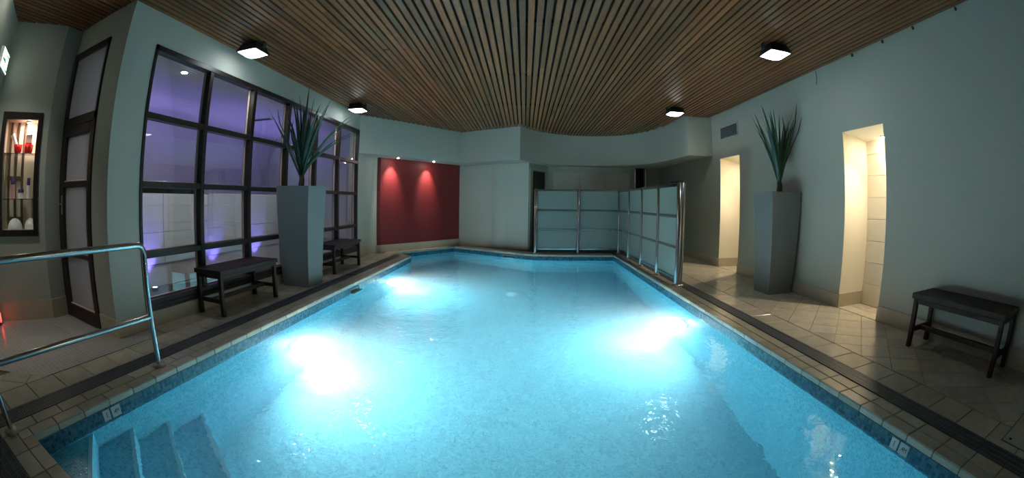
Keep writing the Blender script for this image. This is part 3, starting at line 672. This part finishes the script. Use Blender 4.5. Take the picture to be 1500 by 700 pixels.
def plant(loc, specs, lab, xlim, rnd, n=26):
    r = empty('spiky_plant', loc, label=lab, cat='plant'); rg = random.Random(rnd)
    MB().tube([(0, 0, 0), (.01, 0, .08), (0, .01, .17)], [.045, .04, .03], 10).build('trunk', M_trunk, r)
    for k in range(n): specs.append((rg.uniform(0, 6.28), min(.40, abs(rg.gauss(.0, .22)) + .04), rg.uniform(.65, 1.1), rg.uniform(0, .12)))
    for az, lean, L, droop in specs:
        pts = []; d = Vector((math.cos(az), math.sin(az), 0))
        for i in range(9):
            u = i / 8; ang = lean + droop * u * u * 3.2; 
            p = (pts[-1] + (d * math.sin(ang) + Vector((0, 0, 1)) * math.cos(ang)) * L / 8) if pts else d * .02 + Vector((0, 0, .10 + rg.random() * .09))
            p.x = max(xlim[0], min(xlim[1], p.x)); pts.append(p)
        leaf(pts, rg.uniform(.022, .034), rg.choice(M_leafs), r)
planter((3.33, 4.835, 0), 0, .192, .25, 'tall tapered grey planter standing between the two lit doorways')
planter((-2.95, 5.06, 0), 0, .205, .26, 'tall tapered grey planter standing between two benches by the window')
plant((3.37, 4.84, 1.313), [(3.3, .36, .80, .08), (3.0, .30, .85, .10), (3.5, .30, .95, 0), (0.2, .25, .8, .0), (5.0, .30, .8, .05), (4.4, .28, .75, .1), (1.2, .5, .8, .1), (-1.2, .35, .9, 0)],
      'spiky green plant rising from the planter between the lit doorways', (-.6, .20), 3)
plant((-2.95, 5.05, 1.313), [(0, .75, 1.0, .22), (.5, .5, 1.1, .2), (-.1, .65, 1.1, .12), (-.8, .6, 1.1, .14), (.15, .55, 1.1, .18), (-.25, .95, .95, .14), (-.5, .5, 1.15, .05), (.3, .6, 1.0, .25), (-1.4, .5, 1.0, .2), (3.9, .45, .95, .05), (4.3, .55, 1.0, .05), (4.0, .3, 1.1, .0), (5.3, .35, 1.15, 0)],
      'spiky green plant with drooping leaves rising from the planter by the window', (-.26, 1.2), 11, 36)

# ------------------------------------------------------------------ handrail by the steps
hr = empty('handrail', (-2.44, 1.1, 0), label='polished steel double handrail standing on the coping by the steps', cat='handrail')
def arc_pts(c, r, a0, a1, n=7): return [(0, c[0] + r * math.cos(a0 + (a1 - a0) * k / n), c[1] + r * math.sin(a0 + (a1 - a0) * k / n)) for k in range(n + 1)]
ya, yb = .39 - 1.1, 1.84 - 1.1
MB().tube([(0, yb, .0), (0, yb, .40), (0, yb, .77)] + arc_pts((yb - .07, .77), .07, 0, math.pi / 2)[1:] + [(0, .2, .84), (0, -.4, .84)] + arc_pts((ya + .07, .77), .07, math.pi / 2, math.pi) + [(0, ya, .4), (0, ya, 0)], .0215, 16).build('top_rail', M_steel, hr)
MB().tube([(0, yb - .01, .355), (0, ya + .01, .355)], .0185, 14).build('lower_rail', M_steel, hr)
for y in (ya, yb): MB().lathe([(.055, 0), (.055, .012), (.045, .02), (.024, .024)], (0, y, .0005), 22).build('base_flange', M_coping, hr)

# ------------------------------------------------------------------ depth marker tiles, skimmers
def text_mesh(s, size):
    c = bpy.data.curves.new('t', 'FONT'); c.body = s; c.size = size; c.align_x = 'CENTER'; c.align_y = 'CENTER'; c.extrude = .0006
    o = bpy.data.objects.new('t', c); COL.objects.link(o); bpy.context.view_layer.update()
    me = bpy.data.meshes.new_from_object(o.evaluated_get(bpy.context.evaluated_depsgraph_get())); bpy.data.objects.remove(o); me.name = 'lettering'; return me
M_mark = plain('pale marker tile', (.52, .52, .50), .3); M_ink = plain('black ink', (.01, .01, .012), .5)
for side, x, ys in (('L', -2.309, (1.145, 1.235)), ('R', 1.976, (1.205, 1.115))):
    for y, s, wd in zip(ys, ('1', '.4M'), (.066, .085)):
        o = empty('depth_marker', (x, y, -.086), label='small pale tile marked %s on the waterline %s' % (s, 'by the handrail' if side == 'L' else 'opposite the handrail'), cat='marker tile')
        sg = 1 if side == 'L' else -1
        MB().bbox(min(0, sg * .004), max(0, sg * .004), -wd / 2, wd / 2, -.034, .034, .001).build('tile', M_mark, o)
        me = text_mesh(s, .05 if s == '1' else .038); me.materials.append(M_ink); t = link('lettering', me, o, (sg * .0048, 0, 0))
        t.rotation_euler = (math.pi / 2, 0, math.pi / 2 * sg)
M_skim = plain('pale teal plastic', (.22, .36, .38), .4)
def skimmer(loc, rz, lab):
    o = empty('skimmer', loc, rz, label=lab, cat='skimmer', group='pool skimmers')
    MB().box(-.002, .004, -.17, .17, -.05, .03).build('mouth', M_band, o)
    m = MB()
    for a in ((-.17, .17, .028, .038), (-.17, .17, -.058, -.048)): m.box(0, .012, *a)
    for a in ((-.18, -.17), (.17, .18)): m.box(0, .012, *a, -.058, .038)
    m.build('surround', M_skim, o); MB().box(.004, .07, -.165, .165, -.018, -.008).build('flap', M_skim, o)
skimmer((-2.31, 5.40, -.105), 0, 'white skimmer mouth in the pool wall by the tall planter')
dE = (Vector(D_) - Vector(E_)).normalized(); sp = Vector(E_) + dE * .62
skimmer((sp.x, sp.y, -.105), math.atan2(dE.y, dE.x) + math.pi / 2, 'white skimmer mouth in the far pool wall by the screen')
M_drain = plain('pale blue plastic', (.22, .52, .62), .5)
dr = empty('floor_drain', (-.153, 7.27, ZP), label='round pale drain cover on the pool floor', cat='drain')
MB().lathe([(.11, .008), (.11, .03), (.08, .055), (.01, .06)], n=24).build('dome', M_drain, dr); MB().lathe([(.13, 0), (.13, .008)], n=24).build('ring', M_drain, dr)

# ------------------------------------------------------------------ lamps
M_flood = glow('flood lens', (.86, .95, 1), FLOOD)
def flood(x, y, lab):
    o = empty('flood_lamp', (x, y, ZC), label=lab, cat='lamp', group='square flood lamps on the slatted ceiling')
    m = MB(); a, b = .10, .142
    m.add([(-a, -a, -.015), (a, -a, -.015), (a, a, -.015), (-a, a, -.015), (-b, -b, -.105), (b, -b, -.105), (b, b, -.105), (-b, b, -.105)], [(0, 1, 2, 3), (0, 4, 5, 1), (1, 5, 6, 2), (2, 6, 7, 3), (3, 7, 4, 0), (4, 7, 6, 5)])
    m.build('housing', M_dark, o)
    MB().box(-.142, .142, -.142, .142, -.113, -.105).build('bezel', M_dark, o)
    c = .128; n = 8; lm = MB(); g = [[(-c + 2 * c * i / n, -c + 2 * c * j / n, -.113 - .04 * (1 - abs(2 * i / n - 1) ** 3) * (1 - abs(2 * j / n - 1) ** 3)) for i in range(n + 1)] for j in range(n + 1)]
    lm.add([p for r in g for p in r], [(j * (n + 1) + i, (j + 1) * (n + 1) + i, (j + 1) * (n + 1) + i + 1, j * (n + 1) + i + 1) for j in range(n) for i in range(n)], True).build('lens', M_flood, o, fix=False)
    for sx in (-1, 1): MB().bbox(min(sx * .145, sx * .16), max(sx * .145, sx * .16), -.03, .03, -.07, 0, .003).build('bracket', M_dark, o)
for x, y, lab in ((-2.90, 3.60, 'bright square flood lamp on the ceiling above the near window panes'), (-2.90, 6.84, 'bright square flood lamp on the ceiling close to the crimson wall'),
                  (2.60, 3.62, 'bright square flood lamp on the ceiling opposite the lit tiled doorway'), (2.60, 6.93, 'bright square flood lamp on the ceiling near the curved bulkhead')): flood(x, y, lab)
def spot(name, parent, loc, rot, e, col, size, blend=.5, soft=.02):
    l = bpy.data.lights.new(name, 'SPOT'); l.energy = e; l.color = col; l.spot_size = size; l.spot_blend = blend; l.shadow_soft_size = soft
    o = bpy.data.objects.new(name, l); COL.objects.link(o); o.parent = parent; o.location = loc; o.rotation_euler = rot; return o
def downlight(x, y, z, lab, group, e, col, size, lens, rot=(0, 0, 0)):
    o = empty('recessed_downlight', (x, y, z), label=lab, cat='lamp', group=group)
    MB().lathe([(.04, 0), (.04, -.005), (.03, -.008)], n=20).build('trim_ring', M_white, o)
    MB().lathe([(.017, -.0082), (.017, -.010)], n=20).build('lens', glow('downlight lens', col, lens), o)
    spot('downlight_beam', o, (0, 0, -.02), rot, e, col, size, 1)
# aim slightly at the crimson wall: its outward normal is (.834,-.551)
for x, y, lab in ((-2.735, 8.885, 'window'), (-2.13, 9.80, 'far corner')): downlight(x, y, ZB, 'small recessed downlight washing the crimson wall towards the %s' % lab, 'crimson wall downlights', REDSPOT, (1, .86, .74), math.radians(64), 700, Vector((-.42, .28, -1)).to_track_quat('-Z', 'Y').to_euler())
downlight(3.96, 3.30, 1.916, 'small warm downlight in the soffit of the tiled doorway beside the bench', 'doorway downlights', NICHE, (1, .82, .58), math.radians(108), 2600, (0, math.radians(30), 0))
downlight(3.96, 6.66, 1.916, 'small warm downlight in the soffit of the doorway beyond the planter', 'doorway downlights', NICHE, (1, .82, .58), math.radians(108), 2600, (0, math.radians(30), 0))
M_poollens = glow('pool lamp lens', (.90, 1, .97), POOL)
for x, y, sg, aim, lab in ((-2.31, 3.635, 1, (-1.98, 3.80, ZP), 'round underwater pool lamp below the bench and handrail side'), (-2.31, 6.945, 1, (-2.02, 7.15, ZP), 'round underwater pool lamp near the crimson wall'), (1.977, 4.74, -1, (1.46, 4.98, ZP), 'round underwater pool lamp below the doorway side')):
    o = empty('pool_lamp', (x, y, -.765), label=lab, cat='lamp', group='underwater pool lamps')
    MB().lathe([(.125, 0), (.125, sg * .012), (.10, sg * .022)], n=28, axis='x').build('bezel', M_steel, o)
    tgt = Vector(aim) - Vector((x + sg * .06, y, -.765))
    sl = spot('pool_beam', o, (sg * .06, 0, 0), tgt.to_track_quat('-Z', 'Y').to_euler(), 330, (.97, 1, 1), math.radians(60), 1, .05)
    MB().lathe([(.095, sg * .0225), (.085, sg * .032), (.05, sg * .038), (.005, sg * .04)], n=28, axis='x').build('lens', M_poollens, o)

el = empty('recessed_downlight', (-3.92, .86, ZC + .002), label='recessed downlight in the slatted ceiling over the mosaic entry floor', cat='lamp')
MB().lathe([(.045, 0), (.045, -.005), (.033, -.008)], n=20).build('trim_ring', M_white, el); MB().lathe([(.03, -.0082), (.03, -.010)], n=20).build('lens', glow('entry lens', (1, .96, .86), 120), el)
spot('downlight_beam', el, (0, 0, -.02), (Vector((-4.35, 1.50, 0)) - Vector((-3.92, .86, ZC))).to_track_quat('-Z', 'Y').to_euler(), 40, (1, .97, .88), math.radians(75), .8)
rl = empty('red_wall_light', (-4.60, 1.022, .07), math.atan2(ed.y, ed.x), label='small red light low on the entry wall beside the mosaic floor', cat='lamp')
MB().bbox(-.04, .04, .001, .03, -.05, .05, .004).build('housing', M_dark, rl); MB().box(-.03, .03, .0305, .034, -.04, .04).build('lens', glow('red lens', (1, .04, .03), 8), rl)

# ------------------------------------------------------------------ wall vent, dangling wire, cable clips
v = empty('wall_vent', (3.6, 6.78, 2.43), label='grey louvred air vent high on the wall above the far doorway', cat='vent')
m = MB()
for a in ((-.36, .36, .10, .12), (-.36, .36, -.12, -.10)): m.box(-.012, -.001, *a)
for a in ((-.36, -.335), (.335, .36)): m.box(-.012, -.001, *a, -.10, .10)
m.build('frame', plain('vent frame', (.38, .42, .43), .4), v); MB().box(-.003, -.001, -.335, .335, -.10, .10).build('duct', M_void, v)
for k in range(9): MB().add([(-.010, -.335, -.092 + k * .022), (-.010, .335, -.092 + k * .022), (-.003, .335, -.08 + k * .022), (-.003, -.335, -.08 + k * .022)], [(0, 1, 2, 3)]).build('louvre', plain('vent louvre', (.22, .25, .27), .4) if k == 0 else bpy.data.materials['vent louvre'], v)
tag(MB().tube([(3.585, 4.08, 2.80), (3.585, 4.075, 2.72), (3.58, 4.085, 2.66), (3.575, 4.09, 2.625), (3.565, 4.08, 2.635)], .006, 6).build('hanging_wire', plain('grey wire', (.12, .13, .13), .5)), 'short grey wire dangling from the ceiling edge', 'wire')
for k, y in enumerate((3.32, 2.77, 2.27, 1.63)):
    tag(MB().bbox(3.575, 3.599, y - .012, y + .012, 2.775, 2.808, .003).build('cable_clip', M_dark), 'tiny dark clip where wall meets slatted ceiling', 'clip', 'cable clips along the ceiling edge')
